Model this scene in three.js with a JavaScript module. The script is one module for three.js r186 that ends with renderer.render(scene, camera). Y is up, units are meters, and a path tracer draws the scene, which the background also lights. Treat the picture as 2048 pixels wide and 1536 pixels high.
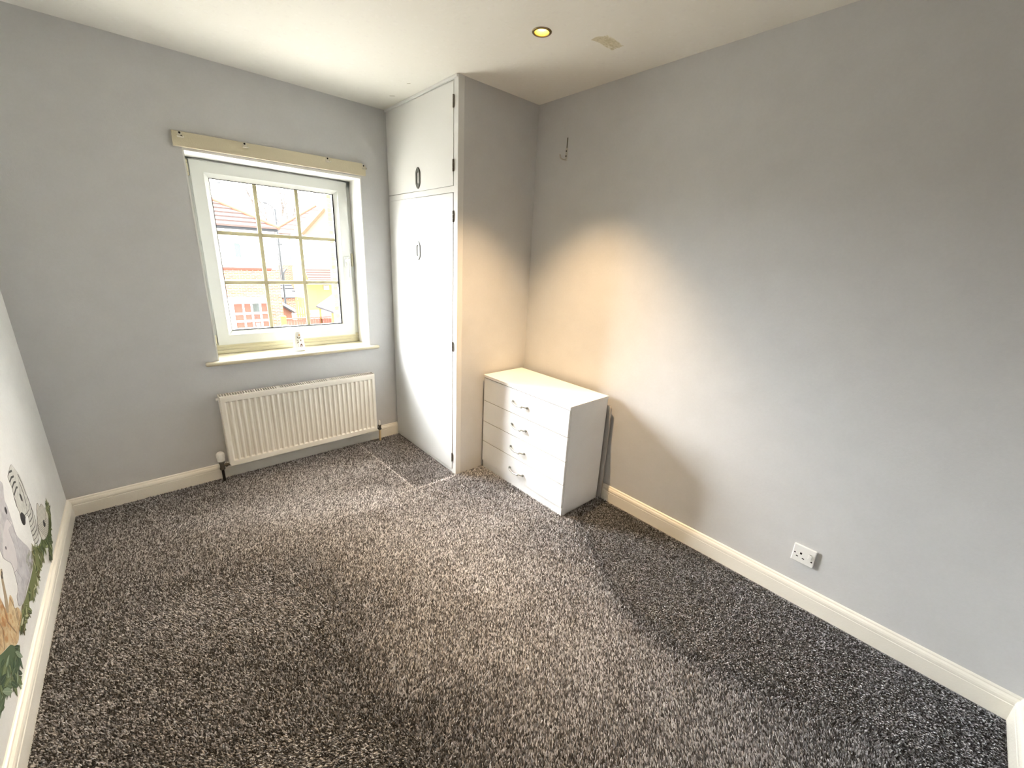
import * as THREE from 'three';
import { RoundedBoxGeometry } from 'three/addons/geometries/RoundedBoxGeometry.js';
import { mergeGeometries } from 'three/addons/utils/BufferGeometryUtils.js';

// ---------------------------------------------------------------- camera, sky, exposure
const scene = new THREE.Scene();
const camera = new THREE.PerspectiveCamera(86.43, 2048 / 1536, 0.02, 400);
camera.position.set(0.487, 1.472, 3.033);
camera.up.set(0.161, 0.955, -0.25);
camera.lookAt(0.487 + 0.6438, 1.472 - 0.2943, 3.033 - 0.7067);
const renderer = new THREE.WebGLRenderer({ antialias: true });
renderer.toneMapping = THREE.LinearToneMapping;
renderer.toneMappingExposure = 49;
renderer.shadowMap.enabled = true;

const SKY = 0.38;                                 // thin overcast; the veiled sun stands ahead and to the left of the window
const SUN = new THREE.Vector3(-Math.sin(0.6), Math.tan(0.45), -Math.cos(0.6)).normalize();
{
  const w = 256, h = 128, d = new Float32Array(w * h * 4);
  for (let y = 0; y < h; y++) for (let x = 0; x < w; x++) {
    const el = ((y + 0.5) / h - 0.5) * Math.PI, s = Math.sin(el);
    const az = ((x + 0.5) / w - 0.5) * 2 * Math.PI, c = Math.cos(el), gam = Math.acos(Math.max(-1, Math.min(1, c * Math.cos(az) * SUN.x + s * SUN.y + c * Math.sin(az) * SUN.z)));
    const v = s > 0 ? SKY * (1 + 0.7 * s) / 1.2 + 2.6 * Math.exp(-((gam / 0.42) ** 2)) + 0.5 * Math.exp(-((gam / 1.0) ** 2)) : SKY * 0.22;
    d.set([v * 0.985, v * 1.0, v * 1.02, 1], (y * w + x) * 4);
  }
  const t = new THREE.DataTexture(d, w, h, THREE.RGBAFormat, THREE.FloatType);
  t.mapping = THREE.EquirectangularReflectionMapping; t.magFilter = THREE.LinearFilter; t.needsUpdate = true;
  scene.background = t;
}
const LAMP_CD = 0.44, LAMP_COLOR = new THREE.Color().setRGB(1, 0.68, 0.37);
const LAMPS = [[1.949, 1.507, 1], [0.62, 1.507, 0.5]];

// ---------------------------------------------------------------- room measures
const H = 2.4, W = 2.557, D = 3.485, XC = 1.947, ZC = 0.887, SK = 0.018;

// ---------------------------------------------------------------- helpers
let seed = 7;
const rnd = () => { seed = (seed + 0x6d2b79f5) | 0; let t = Math.imul(seed ^ (seed >>> 15), 1 | seed); t = (t + Math.imul(t ^ (t >>> 7), 61 | t)) ^ t; return ((t ^ (t >>> 14)) >>> 0) / 4294967296; };
const used = new Map();
function numbered(name) { const n = used.get(name) || 0; used.set(name, n + 1); return n ? name + '_' + String(n).padStart(3, '0') : name; }
function put(name, geo, mat, parent) {
  const m = new THREE.Mesh(geo, mat); m.castShadow = m.receiveShadow = true;
  m.name = parent ? name : numbered(name);
  if (parent && parent !== scene) { const same = parent.children.filter((c) => c.name === name || c.name.startsWith(name + '_0')).length; if (same) m.name = name + '_' + String(same).padStart(3, '0'); }
  (parent || scene).add(m); return m;
}
function thing(name, label, category, pos = [0, 0, 0], group) {
  const g = new THREE.Group(); g.name = numbered(name); g.position.set(...pos);
  g.userData = { label, category }; if (group) g.userData.group = group; scene.add(g); return g;
}
function tag(o, label, category, group) { o.userData.label = label; o.userData.category = category; if (group) o.userData.group = group; return o; }
function struct(name, geo, mat) { const m = put(name, geo, mat); m.userData.kind = 'structure'; return m; }
function part(o, name, geo, mat, label) { const m = put(name, geo, mat, o); if (label) m.userData.label = label; return m; }
// uv in metres, by the dominant axis of each face normal
function metreUV(g) {
  const p = g.attributes.position, n = g.attributes.normal, uv = new Float32Array(p.count * 2);
  for (let i = 0; i < p.count; i++) {
    const ax = Math.abs(n.getX(i)), ay = Math.abs(n.getY(i)), az = Math.abs(n.getZ(i));
    if (ay > ax && ay > az) { uv[2 * i] = p.getX(i); uv[2 * i + 1] = p.getZ(i); }
    else if (ax > az) { uv[2 * i] = p.getZ(i); uv[2 * i + 1] = p.getY(i); }
    else { uv[2 * i] = p.getX(i); uv[2 * i + 1] = p.getY(i); }
  }
  g.setAttribute('uv', new THREE.BufferAttribute(uv, 2)); return g;
}
const box = (x0, x1, y0, y1, z0, z1) => metreUV(new THREE.BoxGeometry(x1 - x0, y1 - y0, z1 - z0).translate((x0 + x1) / 2, (y0 + y1) / 2, (z0 + z1) / 2));
const rbox = (x0, x1, y0, y1, z0, z1, r = 0.003, s = 2) => metreUV(new RoundedBoxGeometry(x1 - x0, y1 - y0, z1 - z0, s, Math.min(r, (x1 - x0) / 2.01, (y1 - y0) / 2.01, (z1 - z0) / 2.01)).translate((x0 + x1) / 2, (y0 + y1) / 2, (z0 + z1) / 2));
const bare = (g) => { const k = g.index ? g.toNonIndexed() : g; for (const a of Object.keys(k.attributes)) if (!['position', 'normal', 'uv'].includes(a)) k.deleteAttribute(a); return k; };
const join = (list) => mergeGeometries(list.map(bare));
const cyl = (r0, r1, h, x, y, z, seg = 20) => new THREE.CylinderGeometry(r1, r0, h, seg).translate(x, y + h / 2, z);
const lathe = (pts, seg = 32) => new THREE.LatheGeometry(pts.map((p) => new THREE.Vector2(p[0], p[1])), seg);
const V = (a) => new THREE.Vector3(...a);
const tube = (pts, r, n = 24, s = 10) => new THREE.TubeGeometry(new THREE.CatmullRomCurve3(pts.map(V)), n, r, s);
function hexa(p) {                                  // eight corners: 0-3 lower loop, 4-7 upper loop
  const F = [[0, 3, 2, 1], [4, 5, 6, 7], [0, 1, 5, 4], [1, 2, 6, 5], [2, 3, 7, 6], [3, 0, 4, 7]], pos = [];
  for (const f of F) for (const i of [0, 1, 2, 0, 2, 3]) pos.push(...p[f[i]]);
  const g = new THREE.BufferGeometry(); g.setAttribute('position', new THREE.Float32BufferAttribute(pos, 3)); g.computeVertexNormals(); return metreUV(g);
}
function flat(points, depth, bevel = 0) {           // outline in its own plane, pushed out along +z
  const s = new THREE.Shape(points.map((p) => new THREE.Vector2(p[0], p[1])));
  return new THREE.ExtrudeGeometry(s, { depth, bevelEnabled: bevel > 0, bevelThickness: bevel, bevelSize: bevel, bevelSegments: 2, curveSegments: 10 });
}

// ---------------------------------------------------------------- textures
function noiseField(n, cells, rng = rnd) {          // tiling value noise
  const g = Array.from({ length: cells * cells }, () => rng()), out = new Float32Array(n * n);
  for (let y = 0; y < n; y++) for (let x = 0; x < n; x++) {
    const fx = x / n * cells, fy = y / n * cells, ix = Math.floor(fx), iy = Math.floor(fy);
    let tx = fx - ix, ty = fy - iy; tx = tx * tx * (3 - 2 * tx); ty = ty * ty * (3 - 2 * ty);
    const a = g[iy % cells * cells + ix % cells], b = g[iy % cells * cells + (ix + 1) % cells], c = g[(iy + 1) % cells * cells + ix % cells], e = g[(iy + 1) % cells * cells + (ix + 1) % cells];
    out[y * n + x] = (a + (b - a) * tx) * (1 - ty) + (c + (e - c) * tx) * ty;
  }
  return out;
}
function dataTex(n, f, srgb, repeat = 1) {
  const d = new Uint8Array(n * n * 4);
  for (let i = 0; i < n * n; i++) { const c = f(i); d.set([c[0], c[1], c[2], 255], i * 4); }
  const t = new THREE.DataTexture(d, n, n); t.wrapS = t.wrapT = THREE.RepeatWrapping; t.magFilter = THREE.LinearFilter; t.minFilter = THREE.LinearMipmapLinearFilter; t.generateMipmaps = true;
  if (srgb) t.colorSpace = THREE.SRGBColorSpace; t.repeat.set(repeat, repeat); t.needsUpdate = true; return t;
}
const N = 512, nA = noiseField(N, 16), nB = noiseField(N, 64), nC = noiseField(N, 160);
const g3 = (v) => { const b = Math.max(0, Math.min(255, Math.round(v * 255))); return [b, b, b]; };
const rollerBump = dataTex(N, (i) => g3(0.15 * nA[i] + 0.35 * nB[i] + 0.5 * nC[i]), false, 2.2);
const brushBump = dataTex(N, (i) => g3(0.3 * nA[i] + 0.7 * nB[(i * 1) % (N * N)]), false, 4);
const paintTint = (r, g, b, amp) => dataTex(256, (i) => { const k = 1 + amp * (nA[(i % 256) * 2 + Math.floor(i / 256) * 2 * N] - 0.5) + amp * 0.8 * (nC[(i % 256) * 2 + Math.floor(i / 256) * 2 * N] - 0.5); return [r * k, g * k, b * k]; }, true, 1);
const std = (o) => new THREE.MeshStandardMaterial(o);
const wallPaint = std({ map: paintTint(202, 202, 201, 0.015), roughness: 0.82, bumpMap: rollerBump, bumpScale: 0.0003 });
const whitePaint = std({ map: paintTint(226, 226, 222, 0.02), roughness: 0.85, bumpMap: rollerBump, bumpScale: 0.0006 });
const revealPaint = std({ color: 0xe6e6e2, roughness: 0.6, bumpMap: brushBump, bumpScale: 0.0005 });
const creamGloss = std({ color: 0xebe7db, roughness: 0.32, bumpMap: brushBump, bumpScale: 0.0003 });
const agedGloss = std({ color: 0xd2c9ad, roughness: 0.38, bumpMap: brushBump, bumpScale: 0.0004 });
const cupboardPaint = std({ color: 0xdcdcd9, roughness: 0.5, bumpMap: brushBump, bumpScale: 0.0003 });
const darkVoid = std({ color: 0x15130f, roughness: 0.9 });
const upvc = std({ color: 0xc8cac5, roughness: 0.35 });
const upvcAged = std({ color: 0xc9c3a6, roughness: 0.45 });
const gasket = std({ color: 0x111211, roughness: 0.7 });
const chrome = std({ color: 0x8d8f89, metalness: 0.75, roughness: 0.38 });
const satin = std({ color: 0x585952, metalness: 0.2, roughness: 0.5 });
const dullMetal = std({ color: 0x6c675c, metalness: 0.8, roughness: 0.5 });
const darkMetal = std({ color: 0x2a2521, metalness: 0.6, roughness: 0.5 });
const radWhite = std({ color: 0xe8e4d8, roughness: 0.34 });
const plasticWhite = std({ color: 0xe9e9e4, roughness: 0.35 });
const melamine = std({ map: paintTint(232, 232, 230, 0.015), roughness: 0.42, bumpMap: brushBump, bumpScale: 0.0001 });
const glass = new THREE.MeshPhysicalMaterial({ color: 0xffffff, transmission: 1, thickness: 0, roughness: 0.0, ior: 1.45 });

// ---------------------------------------------------------------- room shell
const OX0 = 0.777, OX1 = 1.747, OY0 = 0.752, OY1 = 1.955;       // window opening in the back wall
{
  const s = new THREE.Shape([[-0.2, -0.3], [W + 0.2, -0.3], [W + 0.2, H + 0.25], [-0.2, H + 0.25]].map((p) => new THREE.Vector2(...p)));
  s.holes.push(new THREE.Path([[OX0, OY0], [OX0, OY1], [OX1, OY1], [OX1, OY0]].map((p) => new THREE.Vector2(...p))));
  struct('wall_back', metreUV(new THREE.ExtrudeGeometry(s, { depth: 0.3, bevelEnabled: false }).translate(0, 0, -0.3)), wallPaint);
}
struct('wall_left', box(-0.2, 0, -0.3, H + 0.25, 0, D), whitePaint);
struct('wall_right', box(W, W + 0.2, -0.3, H + 0.25, 0, D), wallPaint);
struct('wall_near', box(-0.2, W + 0.2, -0.3, H + 0.25, D, D + 0.2), wallPaint);
struct('floor', box(0, W, -0.25, -0.02, 0, D), std({ color: 0x6b6152, roughness: 0.9 }));
{
  // ceiling slab with a round hole for each downlight; one patch of bare filler and two flaked spots are printed on it
  const c = document.createElement('canvas'); c.width = 1024; c.height = 1400; const x = c.getContext('2d');
  x.fillStyle = 'rgb(229,227,219)'; x.fillRect(0, 0, 1024, 1400);
  for (let i = 0; i < 5000; i++) { x.fillStyle = rnd() > 0.5 ? 'rgba(235,233,226,0.35)' : 'rgba(222,219,210,0.3)'; x.fillRect(rnd() * 1024, rnd() * 1400, 2 + rnd() * 5, 2 + rnd() * 5); }
  const P = (p) => [p[0] / W * 1024, p[1] / D * 1400];
  const poly = (pts, col) => { x.fillStyle = col; x.beginPath(); pts.forEach((p, i) => (i ? x.lineTo(...P(p)) : x.moveTo(...P(p)))); x.closePath(); x.fill(); };
  poly([[2.141, 1.62], [2.136, 1.645], [2.14, 1.663], [2.162, 1.687], [2.21, 1.697], [2.25, 1.692], [2.273, 1.688], [2.28, 1.67], [2.26, 1.652], [2.217, 1.639], [2.173, 1.63]], 'rgb(204,196,170)');
  for (let i = 0; i < 260; i++) { const a = [2.15 + rnd() * 0.12, 1.63 + rnd() * 0.065]; x.fillStyle = rnd() > 0.5 ? 'rgba(214,207,184,0.7)' : 'rgba(190,181,152,0.6)'; x.fillRect(...P(a), 2 + rnd() * 4, 1 + rnd() * 2); }
  for (const [a, b] of [[[1.825, 0.545], [1.838, 0.56]], [[1.845, 0.28], [1.868, 0.305]]]) { x.strokeStyle = 'rgb(166,160,142)'; x.lineWidth = 3; x.beginPath(); x.moveTo(...P(a)); x.lineTo(...P(b)); x.stroke(); }
  const t = new THREE.CanvasTexture(c); t.colorSpace = THREE.SRGBColorSpace; t.flipY = false;
  const s = new THREE.Shape([[0, 0], [W, 0], [W, D], [0, D]].map((p) => new THREE.Vector2(...p)));
  for (const [lx, lz] of LAMPS) { const h = new THREE.Path(); h.absarc(lx, lz, 0.0335, 0, Math.PI * 2, true); s.holes.push(h); }
  const g = new THREE.ExtrudeGeometry(s, { depth: 0.25, bevelEnabled: false, curveSegments: 32 });
  const p = g.attributes.position, uv = g.attributes.uv;
  for (let i = 0; i < p.count; i++) uv.setXY(i, p.getX(i) / W, p.getY(i) / D);
  g.rotateX(Math.PI / 2).translate(0, H + 0.25, 0);
  struct('ceiling', g, std({ map: t, roughness: 0.9, bumpMap: rollerBump, bumpScale: 0.0005 }));
}

// skirting boards: one moulded profile swept along each wall, mitred at the corners
function skirt(name, a, b, inward, mit0, mit1, mat = creamGloss) {
  const prof = [[0, -0.02], [SK, -0.02], [SK, 0.056], [0.0165, 0.0585], [0.0165, 0.061], [0.0178, 0.063], [0.0172, 0.071], [0.0145, 0.079], [0.0102, 0.084], [0.0088, 0.0858], [0.0088, 0.0885], [0.0074, 0.0915], [0.004, 0.094], [0, 0.0945]];
  const A = V(a), B = V(b), dir = B.clone().sub(A).normalize(), inn = V(inward), pos = [];
  const at = (P, s, q, m) => P.clone().addScaledVector(inn, q[0]).addScaledVector(dir, s * m * q[0]).add(V([0, q[1], 0]));
  const ring = (P, s, m) => prof.map((q) => at(P, s, q, m));
  const r0 = ring(A, 1, mit0), r1 = ring(B, -1, mit1);
  const quad = (p, q, r, s) => { for (const v of [p, q, r, p, r, s]) pos.push(v.x, v.y, v.z); };
  const flip = dir.clone().cross(V([0, 1, 0])).dot(inn) > 0;
  for (let i = 0; i + 1 < prof.length; i++) flip ? quad(r0[i], r1[i], r1[i + 1], r0[i + 1]) : quad(r0[i], r0[i + 1], r1[i + 1], r1[i]);
  for (const [r, f] of [[r0, flip], [r1, !flip]]) for (let i = 1; i + 1 < r.length; i++) for (const v of f ? [r[0], r[i], r[i + 1]] : [r[0], r[i + 1], r[i]]) pos.push(v.x, v.y, v.z);
  const g = new THREE.BufferGeometry(); g.setAttribute('position', new THREE.Float32BufferAttribute(pos, 3)); g.computeVertexNormals();
  return struct(name, metreUV(g), mat);
}
skirt('baseboard_back', [0, 0, 0], [XC, 0, 0], [0, 0, 1], 1, 0);
skirt('baseboard_left', [0, 0, 0], [0, 0, D], [1, 0, 0], 1, 1);
skirt('baseboard_right', [W, 0, ZC], [W, 0, D], [-1, 0, 0], 0, 1);
skirt('baseboard_near', [0, 0, D], [W, 0, D], [0, 0, -1], 1, 1);

// ---------------------------------------------------------------- window (part of the shell)
const win = new THREE.Group(); win.name = 'window_1'; win.userData.kind = 'structure'; scene.add(win);
const ZF = -0.2;
{
  // white plaster linings of the reveal
  part(win, 'reveal_lining', box(OX0 - 0.001, OX0 + 0.006, 0.775, OY1, -0.215, 0.0015), revealPaint);
  part(win, 'reveal_lining', box(OX1 - 0.006, OX1 + 0.001, 0.775, OY1, -0.215, 0.0015), revealPaint);
  part(win, 'reveal_lining', box(OX0, OX1, OY1 - 0.012, OY1 + 0.001, -0.215, 0.0015), revealPaint);
  // sill board with a rounded nose and two horns
  const nose = (x0, x1, z0) => rbox(x0, x1, 0.7515, 0.777, z0, 0.036, 0.0115, 4);
  part(win, 'window_sill', join([nose(0.711, 1.812, 0.0005), box(OX0 + 0.002, OX1 - 0.002, 0.7525, 0.777, -0.215, 0.012)]), agedGloss);
  // outer frame
  const x0 = OX0 + 0.006, x1 = OX1 - 0.006, y0 = 0.777, y1 = OY1 - 0.012;
  const fr = (a, b, c, d) => rbox(a, b, c, d, ZF - 0.07, ZF, 0.003);
  part(win, 'window_frame', join([fr(x0, x0 + 0.045, y0, y1), fr(x1 - 0.045, x1, y0, y1), fr(x0, x1, y1 - 0.045, y1)]), upvc);
  part(win, 'window_frame', join([rbox(x0, x1, y0, y0 + 0.07, ZF - 0.07, ZF + 0.004, 0.003), rbox(x0, x1, y0, y0 + 0.026, ZF, ZF + 0.014, 0.006, 3), rbox(x0, x1, y0 + 0.034, y0 + 0.046, ZF, ZF + 0.008, 0.004, 3)]), upvcAged, 'yellowed lower frame rail');
  // opening sash
  const sash = new THREE.Group(); sash.name = 'sash'; win.add(sash);
  const sx0 = 0.813, sx1 = 1.711, sy0 = 0.836, sy1 = 1.932, m = 0.062, zs = ZF + 0.021, zb = ZF - 0.05;
  const sf = (pts, inner) => { const s = new THREE.Shape(pts.map((p) => new THREE.Vector2(...p))); s.holes.push(new THREE.Path(inner.map((p) => new THREE.Vector2(...p)))); return s; };
  const rect = (a, b, c, d) => [[a, c], [b, c], [b, d], [a, d]], rectH = (a, b, c, d) => rect(a, b, c, d).reverse();
  put('sash_frame', new THREE.ExtrudeGeometry(sf(rect(sx0 + 0.003, sx1 - 0.003, sy0 + 0.003, sy1 - 0.003), rectH(sx0 + m, sx1 - m, sy0 + m, sy1 - m)), { depth: zs - zb - 0.006, bevelEnabled: true, bevelThickness: 0.003, bevelSize: 0.003, bevelSegments: 2 }).translate(0, 0, zb + 0.003), upvc, sash);
  // sloping glazing bead down to the pane
  const bead = (ax, ay, bx, by) => {
    const cx = (sx0 + sx1) / 2, cy = (sy0 + sy1) / 2, w = 0.026, zo = zs - 0.004, zi = ZF - 0.004;
    const inn = (px, py) => [px + Math.sign(cx - px) * w, py + Math.sign(cy - py) * w];
    const [cx0, cy0] = inn(ax, ay), [cx1, cy1] = inn(bx, by);
    return hexa([[ax, ay, zb], [bx, by, zb], [cx1, cy1, zb], [cx0, cy0, zb], [ax, ay, zo], [bx, by, zo], [cx1, cy1, zi], [cx0, cy0, zi]]);
  };
  const bx0 = sx0 + m + 0.001, bx1 = sx1 - m - 0.001, by0 = sy0 + m + 0.001, by1 = sy1 - m - 0.001;
  for (const q of [[bx0, by0, bx1, by0], [bx1, by0, bx1, by1], [bx1, by1, bx0, by1], [bx0, by1, bx0, by0]]) put('glazing_bead', bead(...q), upvc, sash);
  const gx0 = bx0 + 0.026, gx1 = bx1 - 0.026, gy0 = by0 + 0.026, gy1 = by1 - 0.026, zg = ZF - 0.012;
  put('gasket', join([box(gx0 - 0.002, gx1 + 0.002, gy0 - 0.002, gy0 + 0.005, zg + 0.001, ZF - 0.003), box(gx0 - 0.002, gx1 + 0.002, gy1 - 0.0025, gy1 + 0.002, zg + 0.001, ZF - 0.003), box(gx0 - 0.002, gx0 + 0.002, gy0, gy1, zg + 0.001, ZF - 0.003), box(gx1 - 0.008, gx1 + 0.002, gy0, gy1, zg + 0.001, ZF - 0.003)]), gasket, sash);
  put('glass_pane', new THREE.PlaneGeometry(gx1 - gx0 + 0.01, gy1 - gy0 + 0.01).translate((gx0 + gx1) / 2, (gy0 + gy1) / 2, zg), glass, sash);
  const barMat = std({ color: 0x8f8868, roughness: 0.5 });
  for (const bx of [1.139, 1.383]) put('glazing_bar', rbox(bx - 0.012, bx + 0.012, gy0, gy1, zg - 0.016, zg - 0.005, 0.003), barMat, sash);
  for (const by of [1.538, 1.234]) for (const [a, b] of [[gx0, 1.127], [1.151, 1.371], [1.395, gx1]]) put('glazing_bar', rbox(a, b, by - 0.012, by + 0.012, zg - 0.016, zg - 0.005, 0.003), barMat, sash);
  // lever handle on the right stile
  const hx = 1.678, hz = zs + 0.001;
  put('handle', join([rbox(hx - 0.016, hx + 0.016, 1.352, 1.42, hz, hz + 0.012, 0.005, 3), new THREE.CylinderGeometry(0.011, 0.012, 0.03, 18).rotateX(Math.PI / 2).translate(hx, 1.395, hz + 0.022), tube([[hx, 1.398, hz + 0.036], [hx + 0.002, 1.375, hz + 0.04], [hx + 0.003, 1.33, hz + 0.036], [hx + 0.003, 1.262, hz + 0.034]], 0.0085, 20, 10), new THREE.SphereGeometry(0.0085, 12, 8).translate(hx + 0.003, 1.262, hz + 0.034), new THREE.SphereGeometry(0.0115, 12, 8).translate(hx, 1.398, hz + 0.034)]), std({ color: 0xbfc1bc, roughness: 0.4 }), sash);
  // hinges on the left, striker keep on the right
  const knuckles = (x, y0, y1, cuts, mt, r = 0.0085) => { const n = [], ys = [y0, ...cuts, y1]; for (let i = 0; i + 1 < ys.length; i++) n.push(cyl(r, r, ys[i + 1] - ys[i] - 0.004, x, ys[i] + 0.002, ZF + 0.012, 14)); n.push(cyl(r * 0.6, r * 0.6, y1 - y0, x, y0, ZF + 0.012, 10)); return n; };
  part(win, 'hinge', join(knuckles(0.801, 1.84, 1.93, [1.862, 1.908])), upvcAged);
  part(win, 'hinge', join(knuckles(0.801, 0.84, 0.905, [0.852])), upvcAged);
  part(win, 'striker_keep', join(knuckles(1.7245, 1.353, 1.448, [1.375, 1.418])), upvcAged);
}

// batten above the window, with blind brackets screwed to it
{
  const t = thing('wooden_batten', 'long cream painted wooden batten above the window recess', 'batten', [0, 0, 0]);
  const s = [[0.742, 1.957], [1.775, 1.966], [1.776, 2.02], [1.752, 2.036], [0.744, 2.026]];
  part(t, 'board', metreUV(flat(s.map((p) => [p[0], p[1]]), 0.016, 0.002).translate(0, 0, 0.002)), agedGloss);
  const names = ['leftmost of four blind brackets on the cream batten', 'second blind bracket from the left on the cream batten', 'third blind bracket from the left on the cream batten', 'rightmost blind bracket on the chipped end of the cream batten'];
  [[0.775, 2.014], [1.069, 2.018], [1.527, 2.022], [1.763, 2.018]].forEach(([x, y], i) => {
    const b = thing('blind_bracket', names[i], 'bracket', [x, y, 0.0205], 'blind brackets on the batten');
    const m = std({ color: 0xd8d3c0, roughness: 0.4 });
    part(b, 'plate', rbox(-0.011, 0.011, -0.017, 0.012, 0, 0.002, 0.001), m);
    part(b, 'clip', join([rbox(-0.013, 0.018, -0.014, -0.011, 0.001, 0.017, 0.001), rbox(0.014, 0.018, -0.014, -0.006, 0.004, 0.017, 0.001)]), m);
    part(b, 'screw_hole', new THREE.CylinderGeometry(0.0052, 0.0052, 0.004, 14).rotateX(Math.PI / 2).translate(0, 0.006, 0.0012), darkVoid);
    if (i === 0) part(b, 'screw_hole', new THREE.CylinderGeometry(0.003, 0.003, 0.004, 12).rotateX(Math.PI / 2).translate(0.006, -0.0065, 0.0012), darkVoid);
  });
}

// ---------------------------------------------------------------- radiator
{
  const t = thing('radiator', 'cream white ribbed panel radiator under the window', 'radiator', [0.744, 0.1, 0]);
  const w = 0.982, h = 0.472, zf = 0.1, d = 0.009;
  // pressed front panel: 29 flutes, each a channel that slopes back to the face at both ends
  const xs = [], fx = [], n = 29, m0 = 0.016, p = (w - 2 * m0) / n;
  xs.push(0, 0.001, m0); fx.push(0, 0, 0);
  for (let i = 0; i < n; i++) { const x = m0 + i * p; for (const [a, f] of [[0.12, 0], [0.3, 0.75], [0.4, 1], [0.68, 1], [0.78, 0.75], [0.96, 0]]) { xs.push(x + a * p); fx.push(f); } }
  xs.push(w - m0, w - 0.001, w); fx.push(0, 0, 0);
  const ys = [0, 0.003, 0.034, 0.0365, 0.042, 0.046, 0.424, 0.43, 0.437, h - 0.014, h - 0.002, h], fy = [0, 0, 0, 0.15, 0.85, 1, 1, 0.85, 0, 0, 0, 0], zo = [-0.004, 0, 0, 0, 0, 0, 0, 0, 0, 0, -0.001, -0.007];
  const pos = [], idx = [], nx = xs.length;
  ys.forEach((y, j) => xs.forEach((x, i) => pos.push(x, y, zf + zo[j] - d * fx[i] * fy[j] - (i === 0 || i === nx - 1 ? 0.004 : 0))));
  for (let j = 0; j + 1 < ys.length; j++) for (let i = 0; i + 1 < nx; i++) { const a = j * nx + i; idx.push(a, a + 1, a + nx + 1, a, a + nx + 1, a + nx); }
  const g = new THREE.BufferGeometry(); g.setAttribute('position', new THREE.Float32BufferAttribute(pos, 3)); g.setIndex(idx);
  const gf = g.toNonIndexed(); gf.computeVertexNormals();
  part(t, 'front_panel', join([metreUV(gf), box(0.001, w - 0.001, 0, h - 0.008, zf - 0.02, zf - 0.0085)]), radWhite);
  part(t, 'back_panel', rbox(0.004, w - 0.004, 0.002, h - 0.004, 0.028, 0.036, 0.002), radWhite);
  part(t, 'side_panel', rbox(-0.004, 0.001, 0.012, h + 0.002, 0.03, zf - 0.004, 0.002), radWhite);
  part(t, 'side_panel', rbox(w - 0.001, w + 0.004, 0.012, h + 0.002, 0.03, zf - 0.004, 0.002), radWhite);
  // open top grille: rails with thin cross bars over the dark inside
  const bars = [box(0, w, h - 0.006, h + 0.001, 0.03, 0.037), box(0, w, h - 0.006, h + 0.001, 0.088, zf - 0.006)];
  const nb = 68; for (let i = 0; i <= nb; i++) { const x = 0.012 + i * (w - 0.024) / nb; bars.push(box(x - 0.0028, x + 0.0028, h - 0.004, h, 0.034, 0.09)); }
  for (const x of [0.33, 0.655]) bars.push(box(x - 0.012, x + 0.012, h - 0.004, h + 0.0004, 0.034, 0.09));
  const gr = part(t, 'top_grille', join(bars), radWhite); gr.userData.kind = 'stuff';
  const fins = []; for (let i = 0; i < 30; i++) fins.push(box(0.02 + i * 0.0325, 0.0215 + i * 0.0325, 0.03, h - 0.03, 0.037, 0.078));
  part(t, 'convector', join(fins), std({ color: 0x5b574c, roughness: 0.6 })).userData.kind = 'stuff';  // white fins coloured dark, painting in the shade under the grille
  for (const x of [0.16, 0.8]) part(t, 'bracket', box(x, x + 0.03, 0.02, h - 0.05, 0.0005, 0.03), radWhite);
  part(t, 'bleed_plug', new THREE.CylinderGeometry(0.009, 0.009, 0.014, 6).rotateZ(Math.PI / 2).translate(-0.01, h - 0.022, 0.066), plasticWhite);
  // thermostatic valve on the left
  const v = new THREE.Group(); v.name = 'thermostatic_valve'; v.position.set(-0.044, 0, 0.066); t.add(v);
  const ribs = [lathe([[0, 0.038], [0.017, 0.038], [0.021, 0.041], [0.0215, 0.056], [0.0205, 0.058], [0.0205, 0.061], [0.0215, 0.063], [0.021, 0.083], [0.0185, 0.096], [0.012, 0.102], [0, 0.103]], 28)];
  for (let i = 0; i < 14; i++) { const a = i / 14 * Math.PI * 2; ribs.push(rbox(-0.0016, 0.0016, 0.065, 0.09, 0.0195, 0.0232, 0.001, 1).rotateY(a)); }
  put('valve_head', join(ribs), plasticWhite, v);
  put('valve_body', join([lathe([[0, 0.038], [0.014, 0.038], [0.0155, 0.03], [0.0155, 0.022], [0.012, 0.02], [0.012, -0.006], [0.0145, -0.008], [0.0145, -0.02], [0.009, -0.022], [0, -0.022]], 6 * 4), new THREE.CylinderGeometry(0.0095, 0.0095, 0.046, 16).rotateZ(Math.PI / 2).translate(0.022, 0.006, 0), new THREE.CylinderGeometry(0.0135, 0.0135, 0.012, 6).rotateZ(Math.PI / 2).translate(0.024, 0.006, 0)]), dullMetal, v);
  put('pipe', cyl(0.0078, 0.0078, 0.09, 0, -0.11, 0, 16), darkMetal, v);
  // lockshield valve on the right
  const l = new THREE.Group(); l.name = 'lockshield_valve'; l.position.set(w + 0.036, 0.012, 0.066); t.add(l);
  put('valve_cap', lathe([[0, 0.02], [0.009, 0.02], [0.0095, 0.024], [0.008, 0.054], [0.005, 0.058], [0, 0.0585]], 20), plasticWhite, l);
  put('valve_body', join([lathe([[0, 0.021], [0.0125, 0.021], [0.014, 0.014], [0.0115, 0.008], [0.0115, -0.006], [0.0145, -0.008], [0.0145, -0.018], [0.008, -0.02], [0, -0.02]], 24), new THREE.CylinderGeometry(0.0088, 0.0088, 0.034, 16).rotateZ(Math.PI / 2).translate(-0.018, 0.003, 0), new THREE.CylinderGeometry(0.0128, 0.0128, 0.011, 6).rotateZ(Math.PI / 2).translate(-0.02, 0.003, 0)]), std({ color: 0x77746c, metalness: 1, roughness: 0.22 }), l);
  put('pipe', cyl(0.0075, 0.0075, 0.1, 0, -0.122, 0, 16), std({ color: 0xc6b183, roughness: 0.5 }), l);
}

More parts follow.
